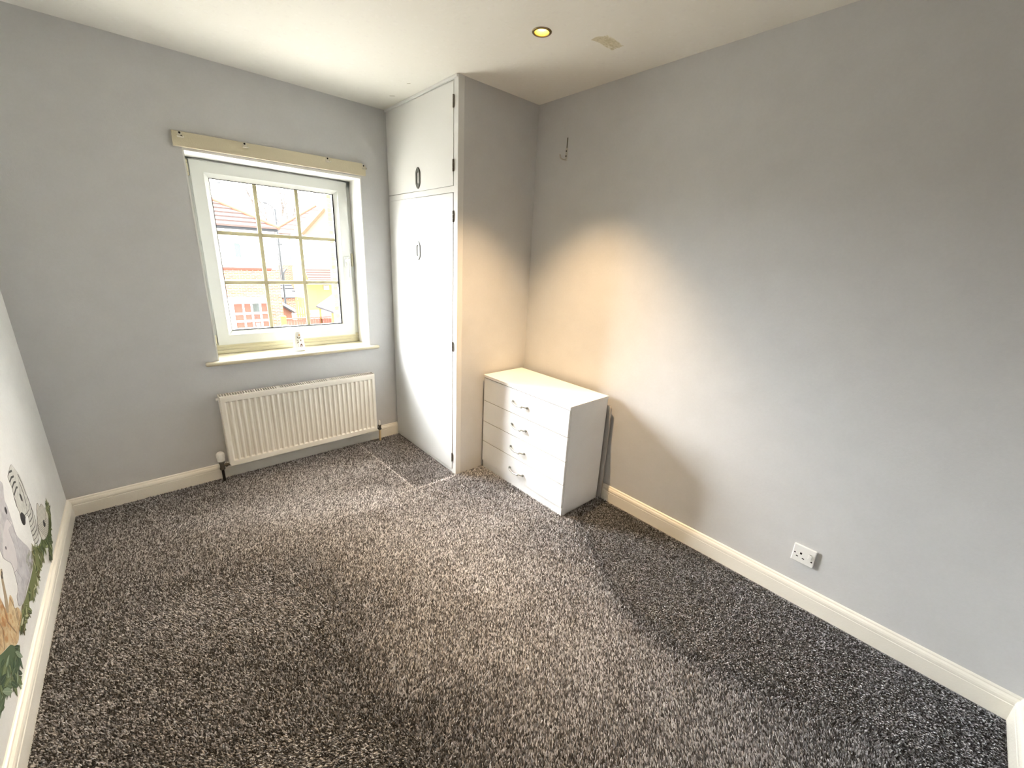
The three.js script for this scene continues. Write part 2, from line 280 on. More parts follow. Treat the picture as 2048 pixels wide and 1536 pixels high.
// ---------------------------------------------------------------- built-in cupboard
{
  const t = thing('built_in_cupboard', 'tall white built-in corner cupboard with four doors beside the window', 'cupboard', [XC, 0, 0]);
  const zs = 0.843, zm = 0.399, z0 = 0.004;
  part(t, 'side_panel', box(0.002, W - XC, -0.01, H, ZC - 0.035, ZC), wallPaint, 'grey painted side of the cupboard');
  part(t, 'stile', rbox(-0.001, 0.04, -0.01, H, zs + 0.002, ZC + 0.0004, 0.002), cupboardPaint);
  part(t, 'top_rail', box(0.002, 0.04, 2.384, H, z0, zs + 0.003), cupboardPaint);
  part(t, 'ceiling_trim', rbox(-0.011, 0.002, H - 0.015, H, 0.003, ZC - 0.002, 0.003), cupboardPaint);
  part(t, 'middle_rail', box(0.002, 0.04, 1.823, 1.857, z0, zs + 0.003), cupboardPaint);
  part(t, 'plinth_rail', box(0.004, 0.04, -0.01, 0.016, z0, zs + 0.003), cupboardPaint);
  part(t, 'interior_shade_sheet', box(0.05, 0.06, 0, 2.39, 0.003, ZC - 0.04), darkVoid);  // added near-black sheet standing for the shaded interior seen through the door gaps
  const door = (y0, y1, za, zb, proud, label) => { const d = part(t, 'door', rbox(-proud, 0.02, y0, y1, za, zb, 0.0015), cupboardPaint, label); return d; };
  const gap = 0.0036;
  door(1.857 + gap, 2.382, z0 + gap, zm - 0.001, 0.002, 'upper left door');
  const u = door(1.857 + gap * 0.4, 2.38, zm + 0.001, zs, 0.0035, 'upper right door with oval handle');
  door(0.018, 1.823 - gap * 0.4, z0 + gap, zm - 0.001, 0.001, 'lower left door');
  const l = door(0.018, 1.823 - gap, zm + 0.001, zs, 0.0045, 'lower right door with oval handle');
  // oval pull: a ring with pointed ends standing on the door
  const pull = () => {
    const s = new THREE.Shape(), hgt = 0.0605, wd = 0.0255;
    const outl = (k, a, b) => { k.moveTo(0, -a); k.bezierCurveTo(b * 0.5, -a, b, -a * 0.62, b, -a * 0.45); k.lineTo(b, a * 0.45); k.bezierCurveTo(b, a * 0.62, b * 0.5, a, 0, a); k.bezierCurveTo(-b * 0.5, a, -b, a * 0.62, -b, a * 0.45); k.lineTo(-b, -a * 0.45); k.bezierCurveTo(-b, -a * 0.62, -b * 0.5, -a, 0, -a); };
    outl(s, hgt, wd); const h = new THREE.Path(); const q = 0.038, r = 0.0145;
    h.absellipse(0, q - r, r, r, 0, Math.PI, false); h.lineTo(-r, -q + r); h.absellipse(0, -q + r, r, r, Math.PI, Math.PI * 2, false); s.holes.push(h);
    return new THREE.ExtrudeGeometry(s, { depth: 0.002, bevelEnabled: true, bevelThickness: 0.0025, bevelSize: 0.0025, bevelSegments: 3, curveSegments: 10 }).rotateY(-Math.PI / 2);
  };
  put('handle', pull().translate(-0.005, 1.935, 0.441), satin, u);
  put('handle', pull().translate(-0.006, 1.49, 0.428), satin, l);
  const hinge = (par, y) => { const n = []; for (let i = 0; i < 3; i++) n.push(cyl(0.0048, 0.0048, 0.0195, -0.0065, y - 0.031 + i * 0.0215, zs + 0.0045, 12)); n.push(box(-0.0055, -0.003, y - 0.03, y + 0.03, zs - 0.001, zs + 0.01)); put('hinge', join(n), dullMetal, par); };
  hinge(u, 2.28); hinge(u, 1.962); hinge(l, 1.69); hinge(l, 0.905); hinge(l, 0.112);
}

// ---------------------------------------------------------------- chest of drawers
{
  const x0 = 2.163, xb = 2.515, z0 = 0.908, z1 = 1.683, h = 0.7;
  const t = thing('chest_of_drawers', 'white four-drawer chest with silver bow handles in the corner', 'chest of drawers', [x0, 0, z0]);
  const dx = xb - x0, dz = z1 - z0, fr = 0.016, th = 0.016;
  part(t, 'top_panel', rbox(-0.002, dx, h - 0.019, h, -0.003, dz + 0.003, 0.0012), melamine);
  part(t, 'side_panel', rbox(fr, dx, -0.008, h - 0.019, 0, th, 0.001), melamine);
  part(t, 'side_panel', rbox(fr, dx, -0.008, h - 0.019, dz - th, dz, 0.001), melamine);
  part(t, 'back_panel', box(dx - 0.006, dx - 0.002, 0.02, h - 0.02, th, dz - th), std({ color: 0xcfcac0, roughness: 0.7 }));
  part(t, 'plinth', rbox(0.006, 0.022, -0.008, 0.05, 0.004, dz - 0.001, 0.001), melamine);
  part(t, 'bottom_panel', box(0.022, dx - 0.006, 0.052, 0.068, th, dz - th), melamine);
  const edges = [0.0535, 0.208, 0.361, 0.515, 0.6805];
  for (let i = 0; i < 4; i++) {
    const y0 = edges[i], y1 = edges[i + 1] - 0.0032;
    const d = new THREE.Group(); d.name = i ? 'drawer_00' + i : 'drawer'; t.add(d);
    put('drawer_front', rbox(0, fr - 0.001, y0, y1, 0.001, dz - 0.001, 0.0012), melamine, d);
    put('gap_shade_strip', box(0.0012, fr - 0.002, y1 - 0.0004, y1 + 0.0004, 0.003, dz - 0.003), std({ color: 0x7a6f60, roughness: 0.8 }), d);  // brown strip paints the shadow line of the gap above each drawer
    put('drawer_box', join([box(fr, dx - 0.03, y0 + 0.02, y1 - 0.03, 0.03, 0.042), box(fr, dx - 0.03, y0 + 0.02, y1 - 0.03, dz - 0.042, dz - 0.03), box(fr, dx - 0.03, y0 + 0.02, y0 + 0.026, 0.03, dz - 0.03)]), melamine, d);
    const hy = [0.12, 0.277, 0.436, 0.592][i], c = 0.373;
    // wavy bow handle: feet at both ends, the bar dips then rises
    const bar = tube([[-0.003, hy + 0.004, c - 0.066], [-0.016, hy + 0.005, c - 0.062], [-0.024, hy + 0.002, c - 0.042], [-0.027, hy - 0.006, c - 0.012], [-0.027, hy - 0.003, c + 0.014], [-0.024, hy + 0.0035, c + 0.04], [-0.016, hy + 0.001, c + 0.06], [-0.003, hy - 0.001, c + 0.064]], 0.0039, 40, 10);
    const foot = (z, y) => new THREE.CylinderGeometry(0.0085, 0.0062, 0.006, 16).rotateZ(Math.PI / 2).translate(-0.003, y, z);
    put('handle', join([bar, foot(c - 0.066, hy + 0.004), foot(c + 0.064, hy - 0.001), new THREE.SphereGeometry(0.0075, 14, 10).scale(0.9, 0.75, 1.7).translate(-0.026, hy - 0.003, c + 0.03)]), chrome, d);
  }
}
// grey board with rounded corners standing in the gap behind the chest
{
  const s = new THREE.Shape(), a = 0.92, b = 1.705, y1 = 0.632, r = 0.022;
  s.moveTo(a, -0.008); s.lineTo(b, -0.008); s.lineTo(b, y1 - r); s.quadraticCurveTo(b, y1, b - r, y1); s.lineTo(a + r, y1); s.quadraticCurveTo(a, y1, a, y1 - r); s.lineTo(a, -0.008);
  const g = new THREE.ExtrudeGeometry(s, { depth: 0.008, bevelEnabled: true, bevelThickness: 0.002, bevelSize: 0.002, bevelSegments: 2, curveSegments: 8 }).rotateY(-Math.PI / 2);
  tag(put('grey_board', metreUV(g.translate(2.535, 0, 0)), std({ color: 0xaaa7a2, roughness: 0.6 })), 'thin grey board with rounded corner tucked behind the white chest', 'board');
}

// ---------------------------------------------------------------- small things on the walls
{
  const t = thing('wall_socket', 'white single switched power socket low on the right wall', 'socket', [W, 0.244, 2.793]);
  const R = (g) => g.rotateY(-Math.PI / 2);
  part(t, 'face_plate', R(metreUV(new RoundedBoxGeometry(0.086, 0.086, 0.011, 3, 0.0035).translate(0, 0, 0.0055))), plasticWhite);
  const hole = (x, y, w, hh) => R(box(x - w / 2, x + w / 2, y - hh / 2, y + hh / 2, 0.0085, 0.0113));
  part(t, 'earth_slot', hole(-0.0105, 0.005, 0.008, 0.0095), darkVoid);
  part(t, 'pin_slot', hole(-0.0225, -0.014, 0.009, 0.0045), darkVoid);
  part(t, 'pin_slot', hole(0.0015, -0.0165, 0.009, 0.0045), darkVoid);
  part(t, 'rocker_switch', R(metreUV(new RoundedBoxGeometry(0.014, 0.021, 0.006, 2, 0.002).rotateX(0.14).translate(0.0245, 0.005, 0.012))), plasticWhite);
  part(t, 'switch_mark', R(box(0.02, 0.029, 0.0165, 0.0182, 0.011, 0.0118)), std({ color: 0x55504c, roughness: 0.6 }));
  for (const [x, y] of [[-0.0335, 0.0005], [0.0335, -0.0155]]) part(t, 'screw', R(new THREE.CylinderGeometry(0.0033, 0.0033, 0.0028, 16).rotateX(Math.PI / 2).translate(x, y, 0.0101)), darkMetal);
}
{
  const t = thing('curtain_bracket', 'small painted metal curtain bracket high on the right wall', 'bracket', [W, 2.06, 1.151]);
  const pm = std({ color: 0xb9b4a8, roughness: 0.45 });
  part(t, 'plate', rbox(-0.004, 0, -0.008, 0.062, -0.008, 0.008, 0.0015), pm);
  part(t, 'hook_arm', join([tube([[-0.003, 0, 0], [-0.03, -0.004, -0.001], [-0.05, 0.002, -0.002], [-0.058, 0.018, -0.002]], 0.0042, 20, 8)]), pm);
  for (const y of [0.018, 0.045]) part(t, 'screw', new THREE.CylinderGeometry(0.004, 0.004, 0.003, 14).rotateZ(Math.PI / 2).translate(-0.005, y, 0), darkMetal);
  part(t, 'support_strip', rbox(-0.0035, 0, 0.06, 0.118, -0.0035, 0.0035, 0.001), dullMetal);
}

// stickers of jungle animals on the left wall: thin printed vinyl
{
  const ZL = 0.3, ZH = 1.65, YL = 0.08, YH = 0.72, cw = 2048, ch = Math.round(2048 * (YH - YL) / (ZH - ZL));
  const c = document.createElement('canvas'); c.width = cw; c.height = ch; const x = c.getContext('2d');
  const P = (p) => [(p[0] - ZL) / (ZH - ZL) * cw, (YH - p[1]) / (YH - YL) * ch];
  const path = (pts) => { x.beginPath(); pts.forEach((p, i) => (i ? x.lineTo(...P(p)) : x.moveTo(...P(p)))); };
  const fill = (pts, col) => { path(pts); x.closePath(); x.fillStyle = col; x.fill(); };
  const line = (pts, col, w) => { path(pts); x.strokeStyle = col; x.lineWidth = w; x.lineCap = x.lineJoin = 'round'; x.stroke(); };
  const inside = (pts, f) => { x.save(); path(pts); x.closePath(); x.clip(); f(); x.restore(); };
  const blots = (z0, z1, y0, y1, n, cols, r0, r1) => { for (let i = 0; i < n; i++) { const [px, py] = P([z0 + rnd() * (z1 - z0), y0 + rnd() * (y1 - y0)]); x.fillStyle = cols[Math.floor(rnd() * cols.length)]; x.beginPath(); x.ellipse(px, py, r0 + rnd() * (r1 - r0), (r0 + rnd() * (r1 - r0)) * 0.6, rnd() * 3, 0, 7); x.fill(); } };
  const leaves = (z0, z1, y0, y1, n, cols, len) => { for (let i = 0; i < n; i++) { const [px, py] = P([z0 + rnd() * (z1 - z0), y0 + rnd() * (y1 - y0)]), a = rnd() * 7, L = len * (0.5 + rnd()); x.save(); x.translate(px, py); x.rotate(a); x.fillStyle = cols[Math.floor(rnd() * cols.length)]; x.beginPath(); x.ellipse(0, 0, L, L * 0.32, 0, 0, 7); x.fill(); x.strokeStyle = 'rgba(30,45,15,0.5)'; x.lineWidth = 1; x.beginPath(); x.moveTo(-L, 0); x.lineTo(L, 0); x.stroke(); x.restore(); } };
  x.fillStyle = 'rgb(226,224,216)'; x.fillRect(0, 0, cw, ch);
  const zebra = [[0.692, 0.611], [0.751, 0.603], [0.776, 0.593], [0.773, 0.547], [0.787, 0.513], [0.793, 0.479], [0.786, 0.446], [0.798, 0.419], [0.791, 0.392], [0.765, 0.382], [0.741, 0.396], [0.704, 0.384], [0.726, 0.331], [0.735, 0.272], [0.695, 0.252], [0.65, 0.261], [0.627, 0.31], [0.623, 0.362], [0.626, 0.423], [0.63, 0.495], [0.641, 0.542], [0.675, 0.591]];
  const foal = [[0.531, 0.354], [0.566, 0.343], [0.63, 0.287], [0.638, 0.254], [0.634, 0.226], [0.569, 0.199], [0.505, 0.2], [0.437, 0.241], [0.445, 0.277], [0.479, 0.322], [0.513, 0.327]];
  const fern = [[0.38, 0.269], [0.434, 0.266], [0.562, 0.234], [0.643, 0.236], [0.711, 0.229], [0.648, 0.189], [0.575, 0.158], [0.61, 0.118], [0.557, 0.112], [0.523, 0.144], [0.442, 0.19], [0.398, 0.22]];
  const eleph = [[0.983, 0.699], [0.869, 0.622], [0.855, 0.603], [0.892, 0.556], [0.889, 0.529], [0.894, 0.462], [0.901, 0.417], [0.868, 0.364], [0.825, 0.307], [0.819, 0.266], [0.848, 0.243], [0.978, 0.231], [1.067, 0.232], [1.11, 0.251], [1.1, 0.28], [1.066, 0.29], [1.046, 0.336], [1.041, 0.379], [1.068, 0.41], [1.089, 0.438], [1.09, 0.468], [1.184, 0.547]];
  const ivy = [[0.78, 0.274], [0.699, 0.221], [0.694, 0.188], [0.754, 0.178], [0.867, 0.173], [0.919, 0.171], [0.956, 0.175], [0.975, 0.171], [1.02, 0.195], [1.049, 0.172], [1.114, 0.181], [1.149, 0.183], [1.185, 0.205], [1.167, 0.216], [1.115, 0.226], [1.067, 0.232], [0.992, 0.241], [0.882, 0.243]];
  const lion = [[1.246, 0.478], [1.224, 0.375], [1.21, 0.31], [1.147, 0.326], [1.139, 0.299], [1.15, 0.276], [1.123, 0.254], [1.115, 0.226], [1.174, 0.211], [1.214, 0.192], [1.254, 0.204], [1.284, 0.235], [1.369, 0.274], [1.447, 0.329]];
  const tail = [[1.144, 0.425], [1.131, 0.42], [1.148, 0.398], [1.165, 0.36], [1.183, 0.323], [1.207, 0.302], [1.221, 0.313], [1.19, 0.359], [1.166, 0.401]];
  const leaf = [[1.284, 0.235], [1.245, 0.21], [1.255, 0.167], [1.299, 0.134], [1.337, 0.131], [1.318, 0.164], [1.362, 0.146], [1.336, 0.182], [1.378, 0.183], [1.419, 0.175], [1.491, 0.189], [1.57, 0.238], [1.447, 0.329], [1.369, 0.274]];
  // a smooth closed outline through the given points
  const smooth = (pts, n = 4) => { const k = new THREE.CatmullRomCurve3(pts.map((p) => new THREE.Vector3(p[0], p[1], 0)), true, 'centripetal'); return k.getPoints(pts.length * n).slice(0, -1).map((p) => [p.x, p.y]); };
  const inPoly = (p, q) => { let c = false; for (let i = 0, j = q.length - 1; i < q.length; j = i++) if ((q[i][1] > p[1]) !== (q[j][1] > p[1]) && p[0] < (q[j][0] - q[i][0]) * (p[1] - q[i][1]) / (q[j][1] - q[i][1]) + q[i][0]) c = !c; return c; };
  // leaves: each one a small pointed outline that grows out of the clump; drawn on the print and cut into the vinyl
  const clump = (area, n, len, cols) => {
    const q = smooth(area), z = area.map((p) => p[0]), y = area.map((p) => p[1]), out = [];
    for (let t = 0; out.length < n && t < n * 30; t++) {
      const edge = out.length < n * 0.6, b = edge ? q[Math.floor(rnd() * q.length)] : [Math.min(...z) + rnd() * (Math.max(...z) - Math.min(...z)), Math.min(...y) + rnd() * (Math.max(...y) - Math.min(...y))];
      if (!edge && !inPoly(b, q)) continue;
      const a = rnd() * 6.28, L = len * (0.6 + 0.7 * rnd()), wd = L * 0.3;
      const tip = [b[0] + Math.cos(a) * L, b[1] + Math.sin(a) * L], root = [b[0] - Math.cos(a) * L, b[1] - Math.sin(a) * L];
      if ([eleph, lion, zebra, foal].some((k) => inPoly(b, k) || inPoly(tip, k) || inPoly(root, k))) continue;
      out.push({ col: cols[Math.floor(rnd() * cols.length)], pts: [[-1, 0], [-0.55, 0.75], [0, 1], [0.55, 0.6], [1, 0], [0.55, -0.6], [0, -1], [-0.55, -0.75]].map(([u, v]) => [b[0] + Math.cos(a) * u * L - Math.sin(a) * v * wd, b[1] + Math.sin(a) * u * L + Math.cos(a) * v * wd]) });
    }
    fill(q, cols[0]);
    for (const l of out) { fill(l.pts, l.col); line(l.pts.concat([l.pts[0]]), 'rgba(48,58,32,0.35)', 2); line([l.pts[0], l.pts[4]], 'rgba(225,228,200,0.35)', 2); }
    return [q, ...out.map((l) => l.pts)];
  };
  const fernCut = clump(fern, 46, 0.026, ['rgb(84,100,56)', 'rgb(58,76,40)', 'rgb(104,118,72)', 'rgb(46,62,36)', 'rgb(140,148,104)']);
  const ivyCut = clump(ivy, 80, 0.022, ['rgb(112,120,76)', 'rgb(84,98,54)', 'rgb(134,136,92)', 'rgb(96,88,56)', 'rgb(164,168,128)', 'rgb(66,80,46)', 'rgb(190,192,164)']);
  const leafCut = clump(leaf, 60, 0.036, ['rgb(84,104,74)', 'rgb(60,84,62)', 'rgb(108,124,84)', 'rgb(132,150,124)', 'rgb(50,70,54)']);
  // zebra: pale head, dark mane and muzzle, stripes on cheek and neck
  const zebraCut = smooth(zebra), foalCut = smooth(foal), elephCut = smooth(eleph), lionCut = smooth(lion), tailCut = smooth(tail);
  fill(zebraCut, 'rgb(203,202,194)');
  inside(zebraCut, () => {
    blots(0.62, 0.8, 0.25, 0.62, 160, ['rgba(170,170,162,0.25)', 'rgba(222,221,214,0.3)'], 10, 26);
    for (let i = 0; i < 7; i++) line([[0.795 - i * 0.003, 0.597 - i * 0.013], [0.75 - i * 0.004, 0.603 - i * 0.013], [0.712, 0.592 - i * 0.012]], i % 2 ? 'rgba(196,196,188,0.9)' : 'rgba(46,48,46,0.88)', 13);
    line([[0.79, 0.53], [0.785, 0.5], [0.795, 0.46]], 'rgba(72,72,70,0.7)', 9);
    for (const q of [[[0.655, 0.55], [0.64, 0.5], [0.638, 0.45]], [[0.632, 0.44], [0.628, 0.4], [0.63, 0.36]], [[0.668, 0.52], [0.665, 0.47], [0.68, 0.42]]]) line(q, 'rgba(64,66,62,0.85)', 10);
    for (let i = 0; i < 9; i++) { const y = 0.535 - i * 0.016; line([[0.66 + (i % 2) * 0.012, y], [0.69 + (i % 3) * 0.012, y - 0.018], [0.705 + (i % 2) * 0.02, y - 0.05]], 'rgba(104,104,98,0.5)', 4); }
    for (let i = 0; i < 8; i++) { const y = 0.405 - i * 0.02; line([[0.62, y], [0.66, y - 0.012], [0.70, y - 0.008], [0.745, y + 0.004]], 'rgba(62,64,60,0.8)', 5 + (i % 3) * 2); }
    fill(smooth([[0.805, 0.43], [0.77, 0.437], [0.745, 0.415], [0.74, 0.392], [0.765, 0.378], [0.8, 0.39]]), 'rgb(40,42,46)');
    fill(smooth([[0.716, 0.492], [0.7, 0.48], [0.704, 0.456], [0.717, 0.46]]), 'rgb(44,42,38)');
  });
  line(zebraCut.concat([zebraCut[0]]), 'rgba(110,110,104,0.7)', 3);
  fill(foalCut, 'rgb(208,205,194)');
  inside(foalCut, () => { for (let i = 0; i < 10; i++) line([[0.625 - i * 0.02, 0.36 - i * 0.006], [0.64 - i * 0.018, 0.3 - i * 0.006], [0.6 - i * 0.014, 0.24], [0.57 - i * 0.012, 0.19]], 'rgba(78,76,68,0.7)', 5); fill(smooth([[0.545, 0.262], [0.52, 0.262], [0.522, 0.236], [0.547, 0.24]]), 'rgb(34,34,32)'); });
  line(foalCut.concat([foalCut[0]]), 'rgba(84,80,70,0.85)', 5);
  // elephant: soft grey wash with a calf drawn against its side
  fill(elephCut, 'rgb(190,187,189)');
  inside(elephCut, () => {
    blots(0.81, 1.19, 0.22, 0.7, 520, ['rgba(172,169,173,0.22)', 'rgba(208,205,205,0.25)', 'rgba(156,153,158,0.16)'], 14, 44);
    fill(smooth([[0.9, 0.46], [0.955, 0.468], [0.96, 0.39], [1.0, 0.33], [1.07, 0.36], [1.08, 0.44], [1.02, 0.485], [0.94, 0.5]]), 'rgba(214,208,206,0.7)');
    const curve = (q, col, w) => line(new THREE.CatmullRomCurve3(q.map((p) => new THREE.Vector3(p[0], p[1], 0))).getPoints(20).map((p) => [p.x, p.y]), col, w);
    for (const q of [[[0.955, 0.468], [0.96, 0.39], [1, 0.335], [1.06, 0.35]], [[0.93, 0.5], [0.905, 0.44], [0.92, 0.37], [0.96, 0.31]], [[0.88, 0.36], [0.9, 0.3], [0.89, 0.25]], [[1.02, 0.34], [1.0, 0.27], [1.03, 0.24]], [[0.86, 0.32], [0.875, 0.28], [0.86, 0.25]]]) curve(q, 'rgba(124,120,128,0.6)', 4);
    fill(smooth([[0.925, 0.535], [0.91, 0.538], [0.906, 0.517], [0.922, 0.512]]), 'rgb(40,40,44)'); fill(smooth([[1.043, 0.447], [1.033, 0.447], [1.033, 0.438], [1.043, 0.438]]), 'rgb(60,56,60)');
    blots(0.82, 0.9, 0.24, 0.3, 40, ['rgba(120,122,108,0.4)', 'rgba(134,138,114,0.4)'], 8, 18);
  });
  line(elephCut.concat([elephCut[0]]), 'rgba(140,136,141,0.6)', 3);
  fill(lionCut, 'rgb(205,182,142)');
  inside(lionCut, () => { blots(1.1, 1.46, 0.19, 0.48, 420, ['rgba(168,122,76,0.25)', 'rgba(216,196,156,0.3)', 'rgba(132,100,70,0.2)', 'rgba(226,214,186,0.3)'], 8, 30); blots(1.2, 1.3, 0.24, 0.42, 60, ['rgba(176,112,58,0.35)'], 10, 26); for (const q of [[[1.22, 0.36], [1.24, 0.29], [1.21, 0.22]], [[1.155, 0.315], [1.15, 0.27], [1.17, 0.22]], [[1.135, 0.29], [1.14, 0.26], [1.155, 0.225]], [[1.3, 0.38], [1.29, 0.3], [1.33, 0.26]]]) line(q, 'rgba(110,86,62,0.55)', 9); });
  fill(tailCut, 'rgb(166,150,124)'); inside(tailCut, () => blots(1.13, 1.16, 0.39, 0.43, 14, ['rgb(70,62,52)'], 8, 14));
  const tex = new THREE.CanvasTexture(c); tex.colorSpace = THREE.SRGBColorSpace;
  const vinyl = std({ map: tex, roughness: 0.6 });
  const stick = (name, lists, label, over = 0) => {
    const g = join(lists.map((pts, n) => {
      const k = flat(pts.map((p) => [-p[0], p[1]]), 0.0005), q = k.attributes.position, uv = k.attributes.uv;
      for (let i = 0; i < q.count; i++) uv.setXY(i, (-q.getX(i) - ZL) / (ZH - ZL), (q.getY(i) - YL) / (YH - YL));
      return k.rotateY(Math.PI / 2).translate(0.0002 + over * 0.0006 + n * 0.00001, 0, 0);
    }));
    tag(put(name, g, vinyl), label, 'wall sticker', 'jungle stickers on the left wall');
  };
  stick('zebra_sticker', [zebraCut], 'watercolour zebra head sticker on the white left wall');
  stick('foal_sticker', [foalCut], 'small striped zebra foal sticker nearest the window wall', 1);
  stick('fern_sticker', fernCut, 'dark green fern sticker in front of the zebra foal', 2);
  stick('elephant_sticker', [elephCut], 'pale grey elephant with calf sticker on the left wall');
  stick('ivy_sticker', ivyCut, 'olive green leaf sticker along the feet of the elephant', 3);
  stick('lion_sticker', [lionCut, tailCut], 'tawny brown lion body sticker with a raised thin tail');
  stick('leaf_sticker', leafCut, 'large dark green leaf sticker below the lion', 1);
}

// ---------------------------------------------------------------- air freshener on the sill
{
  const t = thing('air_freshener', 'white tapered air freshener with brown leaf and flower print on the sill', 'air freshener', [1.262, 0.777, -0.062]);
  t.rotation.y = 0.12;
  const prof = [[0.0, 0], [0.037, 0], [0.039, 0.004], [0.0385, 0.012], [0.034, 0.06], [0.028, 0.115], [0.026, 0.133], [0.0235, 0.14], [0, 0.1415]];
  part(t, 'shell', lathe(prof, 40).scale(1, 1, 0.62), plasticWhite);
  const rad = (y) => 0.039 + (0.0265 - 0.039) * y / 0.14;
  const onShell = (pts, col, name) => {                // a small raised print that follows the shell
    const g = flat(pts.map((p) => [p[0], p[1]]), 0.0008, 0), q = g.attributes.position;
    for (let i = 0; i < q.count; i++) { const y = q.getY(i), r = rad(y), xx = q.getX(i), zz = 0.62 * Math.sqrt(Math.max(0, r * r - xx * xx)); q.setZ(i, zz + q.getZ(i) - 0.0002); }
    g.computeVertexNormals(); part(t, name, g, std({ color: col, roughness: 0.5 }));
  };
  const lf = (cx, cy, a, L, w) => [[-1, 0], [-0.4, 1], [0.4, 0.8], [1, 0], [0.4, -0.8], [-0.4, -1]].map(([u, v]) => [cx + Math.cos(a) * u * L - Math.sin(a) * v * w, cy + Math.sin(a) * u * L + Math.cos(a) * v * w]);
  onShell([[-0.001, 0.034], [0.007, 0.027], [0.013, 0.03], [0.017, 0.041], [0.011, 0.052], [0.003, 0.05]], 0x5a3216, 'flower_print');
  for (const q of [[-0.012, 0.062, 0.6, 0.009, 0.003], [0.008, 0.076, 1.3, 0.008, 0.004], [-0.012, 0.073, -0.2, 0.008, 0.002], [0.001, 0.094, 0.8, 0.011, 0.003], [-0.011, 0.098, 2.1, 0.008, 0.0028], [0.014, 0.062, -0.6, 0.008, 0.0016]]) onShell(lf(...q), 0x6f5f4a, 'leaf_print');
  for (const [a, b] of [[-0.012, 0.05], [-0.009, 0.043], [-0.012, 0.037], [-0.006, 0.033], [0.001, 0.029]]) onShell(lf(a, b, 1.5, 0.002, 0.0017), 0x8a7c6a, 'dot_print');
  onShell(lf(0.001, 0.113, 1.5, 0.009, 0.007), 0xd9b58a, 'petal_print');
}

// ---------------------------------------------------------------- downlights
LAMPS.forEach(([x, z, power], i) => {
  const L = ['recessed ceiling downlight glowing warm yellow above the white chest', 'recessed downlight in the ceiling over the left of the room'][i];
  const t = thing('ceiling_downlight', L, 'downlight', [x, H, z], 'recessed downlights');
  part(t, 'trim_ring', lathe([[0.0335, 0.012], [0.0315, -0.001], [0.0335, -0.0045], [0.039, -0.004], [0.0425, -0.0015], [0.0428, 0.0002], [0.0345, 0.0002], [0.0345, 0.012]], 40), std({ color: 0x8b7c5c, metalness: 0.85, roughness: 0.4 }));
  part(t, 'reflector', lathe([[0.031, -0.0005], [0.0285, 0.012], [0.0262, 0.03], [0.0262, 0.05], [0, 0.051]], 32), std({ color: 0xe8cf86, metalness: 0.3, roughness: 0.35, side: THREE.DoubleSide }));
  part(t, 'bulb', lathe([[0, 0.007], [0.014, 0.0085], [0.0222, 0.014], [0.0232, 0.02], [0.016, 0.045], [0, 0.046]], 28), std({ color: 0xfff2c4, roughness: 0.4, emissive: new THREE.Color().setRGB(1, 0.78, 0.2), emissiveIntensity: 0.3 }));
  const s = new THREE.SpotLight(LAMP_COLOR, LAMP_CD * power, 0, 0.75, 1, 2);
  s.position.set(x, H + 0.008, z); s.target.position.set(x, 0, z); s.castShadow = true; s.shadow.radius = 1;
  scene.add(s, s.target);
});

